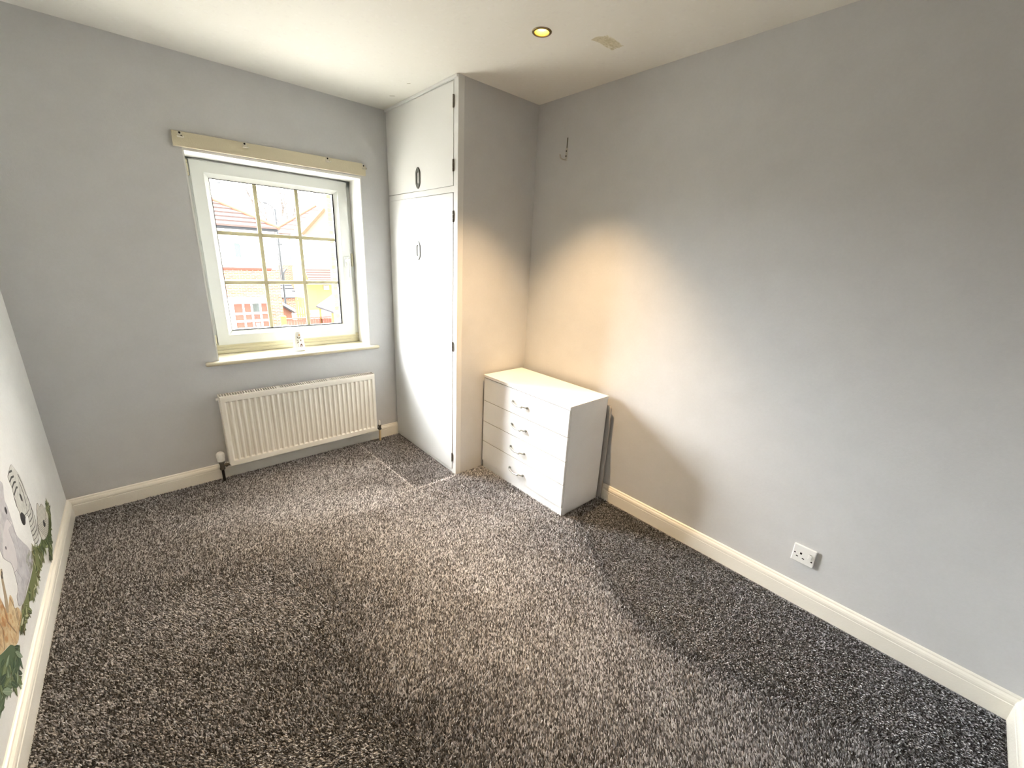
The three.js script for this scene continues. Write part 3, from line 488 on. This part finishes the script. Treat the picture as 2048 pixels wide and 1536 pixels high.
// ---------------------------------------------------------------- carpet
{
  const c0 = dataTex(N, (i) => { const k = 0.55 * nB[i] + 0.45 * nC[i]; const v = 80 + 60 * k; return [v, v, v * 1.01]; }, true, 3);
  const base = put('carpet', box(SK - 0.002, W - SK + 0.002, -0.02, -0.0105, SK - 0.002, D - SK + 0.002), std({ map: c0, roughness: 1 }));
  base.userData = { kind: 'stuff', label: 'charcoal and grey flecked cut pile carpet over the whole floor', category: 'carpet' };
  // which way the pile leans: brushed away from the door down the middle, towards the left along the right wall, trodden in streaks
  const bump = (x, z, ax, az, bx, bz, w) => { const l2 = (bx - ax) ** 2 + (bz - az) ** 2, k = Math.max(0, Math.min(1, ((x - ax) * (bx - ax) + (z - az) * (bz - az)) / l2)); return Math.exp(-((x - ax - k * (bx - ax)) ** 2 + (z - az - k * (bz - az)) ** 2) / (w * w)); };
  const ss = THREE.MathUtils.smoothstep, nD = noiseField(256, 12);
  const tread = (x, z) => { const u = (0.91 * x + 0.41 * z) * 28, v = (-0.41 * x + 0.91 * z) * 105; return nD[(((Math.floor(v) % 256) + 256) % 256) * 256 + (((Math.floor(u) % 256) + 256) % 256)] - 0.5; };
  const nap = (x, z) => {
    let b = 0.18 + 0.75 * Math.max(bump(x, z, 1.1, 0.55, 1.45, 1.6, 0.42), bump(x, z, 1.45, 1.6, 1.55, 3.0, 0.4)) + 0.35 * bump(x, z, 0.2, 0.5, 0.9, 0.85, 0.2);
    const edge = z < 2.4 ? 2.25 - 0.38 * ss(z, 1.7, 2.4) : 1.87 + 0.26 * ss(z, 2.5, 3.3);
    b -= 1.6 * ss(x, edge - 0.1, edge + 0.1) * ss(z, 1.72, 1.8);
    b -= 0.6 * (1 - ss(x, 0.75, 1.05)) * ss(z, 0.95, 1.2) + 0.55 * (1 - ss(z, 0.06, 0.2)) + 0.55 * ss(x, 1.6, 1.64) * (1 - ss(z, 0.88, 0.92));
    b = Math.max(-1, Math.min(1, b + 0.75 * tread(x, z)));
    return b > 0 ? [0.72 * b, -0.9 * b] : [1.15 * b, -0.3 * b];
  };
  const tuft = new THREE.CylinderGeometry(0.0009, 0.0016, 0.0125, 5, 2, true);
  { const q = tuft.attributes.position; for (let i = 0; i < q.count; i++) { const y = q.getY(i); if (Math.abs(y) < 0.001) { q.setX(i, q.getX(i) * 1.75); q.setZ(i, q.getZ(i) * 1.75); } } tuft.translate(0, 0.00625, 0); tuft.computeVertexNormals(); }
  const step = 0.0041, nx = Math.floor((W - 2 * SK) / step), nz = Math.floor((D - 2 * SK) / step), o = new THREE.Object3D(), col = new THREE.Color(), lean = new THREE.Quaternion(), spin = new THREE.Quaternion(), up = new THREE.Vector3(0, 1, 0), dirv = new THREE.Vector3();
  const inst = new THREE.InstancedMesh(tuft, std({ color: 0xffffff, roughness: 1, side: THREE.DoubleSide }), nx * nz);
  // pressed lines where furniture stood, and bits of lint
  const marks = [[1.593, 0.066, 1.623, 0.755, 0.006], [1.623, 0.755, 1.622, 0.896, 0.006], [1.622, 0.896, 1.92, 0.905, 0.009]];
  const lint = [[1.89, 2.238, 0.024], [2.47, 2.236, 0.016], [1.96, 2.2, 0.012], [2.47, 3.41, 0.02]];
  let count = 0;
  for (let iz = 0; iz < nz; iz++) for (let ix = 0; ix < nx; ix++) {
    const x = SK + (ix + 0.5 + (rnd() - 0.5) * 0.9) * step, z = SK + (iz + 0.5 + (rnd() - 0.5) * 0.9) * step;
    if (x > XC - 0.002 && z < ZC + 0.002) continue;
    const ni = (Math.floor(z * 260) % N) * N + (Math.floor(x * 260) % N);
    const r = rnd() + (nA[ni] - 0.5) * 0.1;
    let v = r < 0.38 ? 0.05 + 0.07 * rnd() : r < 0.7 ? 0.2 + 0.13 * rnd() : 0.46 + 0.2 * rnd(), hgt = 0.75 + 0.5 * rnd(), flat1 = false;
    for (const [ax, az, bx, bz, w] of marks) { const l2 = (bx - ax) ** 2 + (bz - az) ** 2, k = Math.max(0, Math.min(1, ((x - ax) * (bx - ax) + (z - az) * (bz - az)) / l2)), dd = Math.hypot(x - ax - k * (bx - ax), z - az - k * (bz - az)); if (dd < w && rnd() < 0.7) { v = 0.55 + 0.16 * rnd(); flat1 = true; } }
    if (x > 2.15 && x < 2.53 && z > 1.68 && z < 1.697) hgt *= 0.4;
    if (Math.min(x - SK, z - SK, W - SK - x, D - SK - z, x > XC - 0.02 ? z - ZC : 9, z < ZC + 0.02 ? XC - x : 9) < 0.011) hgt *= 0.5;
    for (const [lx, lz, w] of lint) if (Math.hypot((x - lx) * 1.6, z - lz) < w && rnd() < 0.5) v = 0.5 + 0.18 * rnd();
    const [lx, lz] = flat1 ? [0.72, -0.9] : nap(x, z);
    dirv.set(lx + (rnd() - 0.5) * 1.0, 1, lz + (rnd() - 0.5) * 1.0).normalize(); lean.setFromUnitVectors(up, dirv); spin.setFromAxisAngle(up, rnd() * 6.28);
    o.position.set(x, -0.0115, z); o.quaternion.copy(lean).multiply(spin); const k = 0.8 + rnd() * 0.5; o.scale.set(k, hgt, k); o.updateMatrix();
    inst.setMatrixAt(count, o.matrix); inst.setColorAt(count, col.setRGB(v * 0.97, v * 0.98, v * 1.02)); count++;
  }
  inst.count = count;
  inst.name = 'carpet_pile'; inst.userData.kind = 'stuff'; inst.receiveShadow = inst.castShadow = true; base.add(inst);
}

// ---------------------------------------------------------------- outside the window
const G = -2.7;                                       // street level; this room is upstairs
{
  const brickTex = (() => {
    const c = document.createElement('canvas'); c.width = 512; c.height = 512; const x = c.getContext('2d');
    x.fillStyle = 'rgb(150,140,128)'; x.fillRect(0, 0, 512, 512);
    for (let r = 0; r < 16; r++) for (let k = -1; k < 5; k++) { const t = rnd(), px = k * 114 + (r % 2) * 57, s = 0.8 + 0.4 * t; x.fillStyle = `rgb(${Math.round(112 * s)},${Math.round(62 * s)},${Math.round(38 * s)})`; x.fillRect(px + 3, r * 32 + 3, 107, 26); }
    const t = new THREE.CanvasTexture(c); t.colorSpace = THREE.SRGBColorSpace; t.wrapS = t.wrapT = THREE.RepeatWrapping; t.repeat.set(1 / 1.01, 1 / 1.2); return t;
  })();
  const brick = std({ map: brickTex, roughness: 0.9 }), render_ = std({ color: 0xd9d6cc, roughness: 0.9 }), tileM = std({ color: 0x3f312c, roughness: 0.9 }), slate = std({ color: 0x24272c, roughness: 0.85 }), gutter = std({ color: 0x15191d, roughness: 0.6 }), pane = std({ color: 0x2a3436, roughness: 0.15 }), paneG = std({ color: 0x35493d, roughness: 0.3 }), white = std({ color: 0xe8e8e4, roughness: 0.5 }), paleTimber = std({ color: 0x7a6030, roughness: 0.8 }), redTimber = std({ color: 0x6a3226, roughness: 0.85 }), pole = std({ color: 0x1d2123, roughness: 0.6 }), ridgeM = std({ color: 0x6e3420, roughness: 0.9 });
  tag(put('street_ground', box(-40, 60, G - 0.3, G, -80, -2), std({ color: 0xaaa79e, roughness: 0.95 })), 'grey paved yard and street below the window', 'ground').userData.kind = 'structure';

  // course of tiles: a thin sloping slab whose lower edge stands clear of the course below
  const course = (xa0, xa1, ya, za, xb0, xb1, yb, zb, th) => hexa([[xa0, ya, za], [xa1, ya, za], [xb1, yb - th * 0.6, zb], [xb0, yb - th * 0.6, zb], [xa0, ya + th, za], [xa1, ya + th, za], [xb1, yb + th * 0.2, zb], [xb0, yb + th * 0.2, zb]]);

  const framed = (x0, x1, y0, y1, holes, z, d) => { const k = new THREE.Shape([[x0, y0], [x1, y0], [x1, y1], [x0, y1]].map((p) => new THREE.Vector2(...p))); for (const [a, b, c, e] of holes) k.holes.push(new THREE.Path([[a, c], [a, e], [b, e], [b, c]].map((p) => new THREE.Vector2(...p)))); return metreUV(new THREE.ExtrudeGeometry(k, { depth: d, bevelEnabled: false }).translate(0, 0, z)); };

  // house with hipped roof, white upper storey and brick below
  const A = thing('house', 'left white rendered house with brick band and hipped tiled roof', 'house', [0, 0, 0]);
  const ax = 5.7, az = -20, ey = 2.24;
  part(A, 'upper_wall', box(-6, ax, 0.41, 2.2, az - 7, az), render_);
  part(A, 'brick_wall', box(-6, ax, G, 0.41, az - 7, az), brick);
  part(A, 'brick_ledge', box(-6, ax - 0.3, 0.36, 0.46, az, az + 0.06), std({ color: 0x5e2418, roughness: 0.9 }));
  part(A, 'white_band', box(-6, ax - 0.5, -0.26, -0.1, az, az + 0.05), white);
  part(A, 'canopy', box(-6, ax - 0.6, -1.08, -0.88, az, az + 0.35), white);
  part(A, 'gutter', box(-6, ax + 0.1, 2.12, 2.28, az, az + 0.14), gutter);
  const rise = 0.52, e0 = az + 0.2, exR = ax + 0.2;
  part(A, 'roof', hexa([[-6, ey - 0.06, e0], [exR, ey - 0.06, e0], [exR, ey - 0.06, az - 7.2], [-6, ey - 0.06, az - 7.2], [-2.4, ey + 3.7 * rise - 0.1, e0 - 3.7], [exR - 3.7, ey + 3.7 * rise - 0.1, e0 - 3.7], [exR - 3.7, ey + 3.7 * rise - 0.1, e0 - 3.72], [-2.4, ey + 3.7 * rise - 0.1, e0 - 3.72]]), slate);
  for (let i = 0; i < 10; i++) { const a = i * 0.37, b = a + 0.37; part(A, 'tile_course', course(-6 + a, exR - a, ey + a * rise, e0 - a, -6 + b, exR - b, ey + b * rise, e0 - b, 0.085), tileM); }
  for (let i = 0; i < 10; i++) { const a = i * 0.37, g = cyl(0.09, 0.11, 0.56, 0, 0, 0, 10); const m = part(A, 'ridge_tile', g, ridgeM); m.position.set(exR - a, ey + a * rise + 0.06, e0 - a); m.quaternion.setFromUnitVectors(new THREE.Vector3(0, 1, 0), new THREE.Vector3(-1, rise, -1).normalize()); }
  const wa = new THREE.Group(); wa.name = 'window'; A.add(wa);
  put('frame', framed(3.0, 4.3, 0.84, 1.6, [[3.08, 3.93, 0.92, 1.52], [4.0, 4.22, 0.92, 1.52]], az, 0.07), white, wa);
  put('pane', box(3.08, 3.93, 0.92, 1.52, az + 0.005, az + 0.03), std({ color: 0xb9c4c4, roughness: 0.3 }), wa); put('pane', box(4.0, 4.22, 0.92, 1.52, az + 0.005, az + 0.03), paneG, wa);
  put('sill', box(2.95, 4.42, 0.75, 0.8, az, az + 0.16), std({ color: 0x9a9a94, roughness: 0.7 }), wa);
  put('lintel', box(3.0, 4.2, 1.7, 1.74, az, az + 0.06), std({ color: 0x9fa6ad, roughness: 0.7 }), wa);
  // garage doors: white frame with recessed reddish timber panels and one little window
  const gd = new THREE.Group(); gd.name = 'garage_door'; A.add(gd);
  const cols = [[3.63, 3.97], [4.04, 4.31], [4.38, 4.66], [4.74, 5.0]], rows = [[-1.18, -1.6], [-1.69, -1.96], [-2.05, -2.32]];
  put('door_frame', (() => { const s = new THREE.Shape([[3.3, G], [5.1, G], [5.1, -1.1], [3.3, -1.1]].map((p) => new THREE.Vector2(...p))); for (const [a, b] of cols) for (const [t2, b2] of rows) s.holes.push(new THREE.Path([[a, b2], [a, t2], [b, t2], [b, b2]].map((p) => new THREE.Vector2(...p)))); return new THREE.ExtrudeGeometry(s, { depth: 0.08, bevelEnabled: false }).translate(0, 0, az + 0.02); })(), white, gd);
  rows.forEach(([t2, b2], j) => cols.forEach(([a, b], i) => { const w = j === 0 && i === 2; put(w ? 'door_window' : 'door_panel', box(a - 0.01, b + 0.01, b2 - 0.01, t2 + 0.01, az + 0.03, az + 0.05), w ? pane : redTimber, gd); }));
  put('notice', box(4.45, 4.6, -2.28, -2.12, az + 0.05, az + 0.06), white, gd);
  put('door_knob', new THREE.SphereGeometry(0.035, 10, 8).scale(1.4, 0.8, 0.6).translate(4.5, -1.82, az + 0.08), pole, gd);

  // second house further back
  const B = thing('house', 'middle house further back with tiled roof and narrow blue window', 'house', [0, 0, 0]);
  const bz = -34;
  part(B, 'upper_wall', box(6.5, 16, 0.1, 2.45, bz - 6, bz), render_);
  part(B, 'brick_wall', box(6.5, 16, G, 0.1, bz - 6, bz), brick);
  part(B, 'roof', hexa([[8.6, 2.4, bz + 0.2], [16, 2.4, bz + 0.2], [16, 2.4, bz - 6], [8.6, 2.4, bz - 6], [13, 4.9, bz - 2.9], [16, 4.9, bz - 2.9], [16, 4.9, bz - 3], [13, 4.9, bz - 3]]), tileM);
  for (let i = 0; i < 7; i++) { const a = i / 7, b = (i + 1) / 7; part(B, 'tile_course', course(8.6 + 4.4 * a, 16, 2.42 + 2.5 * a, bz + 0.25 - 3.1 * a, 8.6 + 4.4 * b, 16, 2.42 + 2.5 * b, bz + 0.25 - 3.1 * b, 0.05), tileM); }
  part(B, 'hip_ridge', (() => { const g = cyl(0.09, 0.09, 5.9, 0, 0, 0, 8); g.applyQuaternion(new THREE.Quaternion().setFromUnitVectors(new THREE.Vector3(0, 1, 0), new THREE.Vector3(4.4, 2.5, -3.1).normalize())); return g.translate(8.6, 2.5, bz + 0.2); })(), ridgeM);
  const wb = new THREE.Group(); wb.name = 'window'; B.add(wb);
  put('frame', framed(9.5, 9.94, 0.5, 2.02, [[9.58, 9.86, 0.58, 1.5], [9.58, 9.86, 1.56, 1.94]], bz, 0.08), white, wb);
  put('pane', box(9.58, 9.86, 0.58, 1.94, bz + 0.01, bz + 0.04), std({ color: 0x3f6468, roughness: 0.2 }), wb);
  part(B, 'drainpipe', join([tube([[9.7, 2.2, bz + 0.25], [9.8, 2.12, bz + 0.2], [9.93, 2.05, bz + 0.12], [9.95, 1.8, bz + 0.1], [9.97, -0.5, bz + 0.1], [10.0, -1.1, bz + 0.1]], 0.055, 40, 8), box(9.86, 10.14, -1.25, -0.95, bz + 0.02, bz + 0.25)]), pole);

  // third house to the right: gable verge and a lean-to roof
  const C = thing('house', 'right house with red gable verge and low tiled lean-to', 'house', [0, 0, 0]);
  const cz = -28;
  part(C, 'upper_wall', box(9.2, 15, 0.1, 2.3, cz - 3, cz), render_);
  part(C, 'lower_wall', box(9.1, 15, G, 0.1, cz - 3, cz - 0.02), std({ color: 0x7e6a40, roughness: 0.9 }));
  part(C, 'gable', metreUV(flat([[9.2, 2.3], [15, 2.3], [15, 4.0], [10.75, 4.0]], 3).translate(0, 0, cz - 3)), std({ color: 0x7e5446, roughness: 0.9 }));
  for (let i = 0; i < 6; i++) { const a = i / 6, m = part(C, 'verge_tile', rbox(-0.09, 0.09, 0, 0.4, -0.1, 0.1, 0.03), ridgeM); m.position.set(9.15 + 1.58 * a, 2.32 + 1.72 * a, cz + 0.06); m.rotation.z = -0.74; }
  for (let i = 0; i < 5; i++) part(C, 'tile_course', course(9.05, 15, -0.6 + i * 0.15, cz + 1.0 - i * 0.2, 9.05, 15, -0.45 + i * 0.15, cz + 0.8 - i * 0.2, 0.07), tileM);
  part(C, 'fascia', box(9.05, 15, -0.85, -0.62, cz, cz + 1.0), white);
  part(C, 'lower_window', box(10.25, 10.6, -1.3, -1.02, cz, cz + 0.05), std({ color: 0x5f8f88, roughness: 0.3 }));

  // tall post in front of the houses and a street lamp behind
  tag(put('service_post', join([cyl(0.065, 0.05, 6.3, 7.24, G, -26, 10), box(7.15, 7.42, 1.55, 1.65, -26.05, -25.95), tube([[7.3, -0.55, -26], [7.33, -0.1, -26], [7.5, 0.16, -26]], 0.05, 12, 8)]), pole), 'thin dark service post rising in front of the middle house', 'post');
  const SL = thing('street_lamp', 'slim curved street lamp above the roofs, centre of the window', 'street lamp', [8.56, 0, -32.2]);
  part(SL, 'pole', tube([[0, G, 0], [0, 0, 0], [0, 3.8, 0], [-0.05, 4.2, 0], [-0.35, 4.36, 0]], 0.035, 40, 8), pole);
  part(SL, 'lantern', rbox(-0.62, -0.3, 4.32, 4.42, -0.08, 0.08, 0.03), pole);
  const AN = thing('roof_aerial', 'thin television aerial mast above the left roof', 'aerial', [5.05, 0, -24]);
  part(AN, 'mast', cyl(0.022, 0.022, 2.2, 0, 2.3, 0, 8), pole);
  part(AN, 'boom', box(-0.85, 0.05, 4.4, 4.43, -0.015, 0.015), pole);
  for (let i = 0; i < 4; i++) part(AN, 'element', box(-0.82 + i * 0.08, -0.805 + i * 0.08, 4.36, 4.47, -0.25, 0.25), pole);

  // bare tree behind
  const T = thing('bare_tree', 'bare winter tree behind the houses', 'tree', [12.2, G, -46]);
  const limbs = [], twigs = [];
  const grow = (p, d, len, r, n) => { const q = p.clone().addScaledVector(d, len); (n > 2 ? limbs : twigs).push(tube([p.toArray(), p.clone().lerp(q, 0.5).add(new THREE.Vector3((rnd() - 0.5) * len * 0.12, 0, (rnd() - 0.5) * len * 0.12)).toArray(), q.toArray()], r, 4, 5)); if (n > 0) for (let i = 0; i < 3; i++) grow(q, d.clone().add(new THREE.Vector3((rnd() - 0.5) * 0.9, 0.1, (rnd() - 0.5) * 0.9)).normalize(), len * 0.74, r * 0.6, n - 1); };
  grow(new THREE.Vector3(0, 0, 0), new THREE.Vector3(0, 1, 0), 3.4, 0.16, 4);
  const bark = std({ color: 0x3a332c, roughness: 0.95 });
  part(T, 'trunk', join(limbs), bark); part(T, 'twigs', join(twigs), bark).userData.kind = 'stuff';

  // outbuildings and fences of the yards
  const S1 = thing('outbuilding', 'low outbuilding with dark slate roof behind the timber boards', 'outbuilding', [0, 0, 0]);
  part(S1, 'wall', box(7.6, 9.0, G, -1.95, -31.6, -30), render_);
  for (let i = 0; i < 5; i++) part(S1, 'slate_course', course(7.7, 9.0, -2.0 + i * 0.18, -29.8 - i * 0.34, 7.7, 9.0, -1.82 + i * 0.18, -30.14 - i * 0.34, 0.06), slate);
  const S2 = thing('garden_shed', 'small brown shed with sloping dark roof edge beside the brick pier', 'shed', [0, 0, 0]);
  part(S2, 'wall', metreUV(flat([[6.3, G], [7.05, G], [7.05, -2.25], [6.3, -1.6]], 1.6).translate(0, 0, -25.6)), std({ color: 0x6a4a3c, roughness: 0.9 }));
  part(S2, 'roof', hexa([[6.2, -1.58, -23.8], [7.15, -2.3, -23.8], [7.15, -2.3, -25.7], [6.2, -1.58, -25.7], [6.2, -1.48, -23.8], [7.15, -2.2, -23.8], [7.15, -2.2, -25.7], [6.2, -1.48, -25.7]]), slate);
  part(S2, 'fascia', hexa([[6.2, -1.5, -23.78], [7.2, -2.2, -23.78], [7.2, -2.2, -23.8], [6.2, -1.5, -23.8], [6.2, -1.36, -23.76], [7.2, -2.06, -23.76], [7.2, -2.06, -23.8], [6.2, -1.36, -23.8]]), white);
  const S3 = thing('brick_outhouse', 'reddish brick outhouse with dark eaves behind the small shed', 'outhouse', [0, 0, 0]);
  part(S3, 'wall', box(6.7, 8.1, G, -1.66, -28.6, -27), brick); part(S3, 'eaves', box(6.6, 8.2, -1.72, -1.64, -28.7, -26.8), gutter); part(S3, 'roof', box(6.55, 8.25, -1.64, -1.44, -28.8, -26.75), white);
  const F1 = thing('board_fence', 'tall pale yellow timber board fence in the yard', 'fence', [0, 0, 0]);
  for (let i = 0; i < 6; i++) part(F1, 'board', rbox(7.08 + i * 0.122, 7.185 + i * 0.122, G, -1.2 - i * 0.03 - 0.03 * rnd(), -23.03, -23, 0.004), paleTimber);
  for (const y of [-1.5, -2.3]) part(F1, 'rail', box(7.05, 7.85, y, y + 0.07, -23.08, -23.03), paleTimber);
  const F2 = thing('low_fence', 'low reddish timber fence along the bottom of the view', 'fence', [0, 0, 0]);
  for (let i = 0; i < 22; i++) part(F2, 'board', rbox(5.3 + i * 0.12, 5.412 + i * 0.12, G, -1.76 - 0.02 * rnd(), -18.03, -18, 0.004), redTimber);
  part(F2, 'top_rail', rbox(5.26, 7.96, -1.75, -1.69, -18.07, -17.96, 0.01), redTimber);
  const YB = thing('yellow_bin', 'bright yellow box standing by the corner of the brick pier', 'bin', [4.98, G, -17]);
  part(YB, 'body', rbox(-0.1, 0.1, 0, 1.22, -0.1, 0.1, 0.02), std({ color: 0xb08c00, roughness: 0.6 })); part(YB, 'lid', rbox(-0.11, 0.11, 1.22, 1.28, -0.11, 0.11, 0.02), std({ color: 0xb08c00, roughness: 0.6 }));
  const P1 = thing('red_roof_shed', 'garden building with salmon red hipped roof beside the brick wall', 'shed', [0, 0, 0]);
  part(P1, 'roof', hexa([[6.72, -1.16, -18.05], [7.15, -1.33, -16], [9.6, -1.33, -16], [9.4, -1.16, -18.05], [7.72, -0.5, -18.05], [7.73, -0.49, -17.6], [9, -0.49, -17.6], [9, -0.5, -18.05]]), std({ color: 0x4c1b17, roughness: 0.85 }));
  part(P1, 'eaves', hexa([[6.7, -1.24, -18.06], [7.13, -1.42, -15.98], [7.2, -1.42, -15.98], [6.8, -1.24, -18.06], [6.7, -1.17, -18.06], [7.13, -1.33, -15.98], [7.2, -1.33, -15.98], [6.8, -1.17, -18.06]]), gutter);
  for (const [x, z] of [[6.82, -18], [7.2, -16.2], [7.05, -17]]) part(P1, 'post', box(x, x + 0.09, G, -1.25, z - 0.09, z), paleTimber);

  // end of the brick wall next to this window: every brick that shows is built
  const N1 = thing('brick_wall', 'pale orange brick wall end close to the window, right', 'brick wall', [0, 0, 0]);
  const bw = [3.19, 3.62, 3.19 + 1.2], bzN = -5;
  part(N1, 'mortar', box(3.2, 5.2, G, 3.3, bzN - 0.12, bzN - 0.008), std({ color: 0x968c78, roughness: 0.95 }));
  const bmats = [0x7c5836, 0x86603c, 0x725030, 0x8c6842].map((c) => std({ color: c, roughness: 0.9 }));
  const bg = rbox(0, 0.215, 0, 0.065, -0.1, 0, 0.004, 1), bh = rbox(0, 0.1025, 0, 0.065, -0.1, 0, 0.004, 1);
  for (let r = 0; r < 46; r++) {
    const y = -0.6 + r * 0.075; let x = 3.19; const half = r % 2;
    for (let k = 0; k < 3; k++) { const m = part(N1, 'brick', half && k === 0 ? bh : bg, bmats[Math.floor(rnd() * 4)]); m.position.set(x, y, bzN + (rnd() - 0.5) * 0.004); x += (half && k === 0 ? 0.1025 : 0.215) + 0.01; }
  }
}

renderer.render(scene, camera);
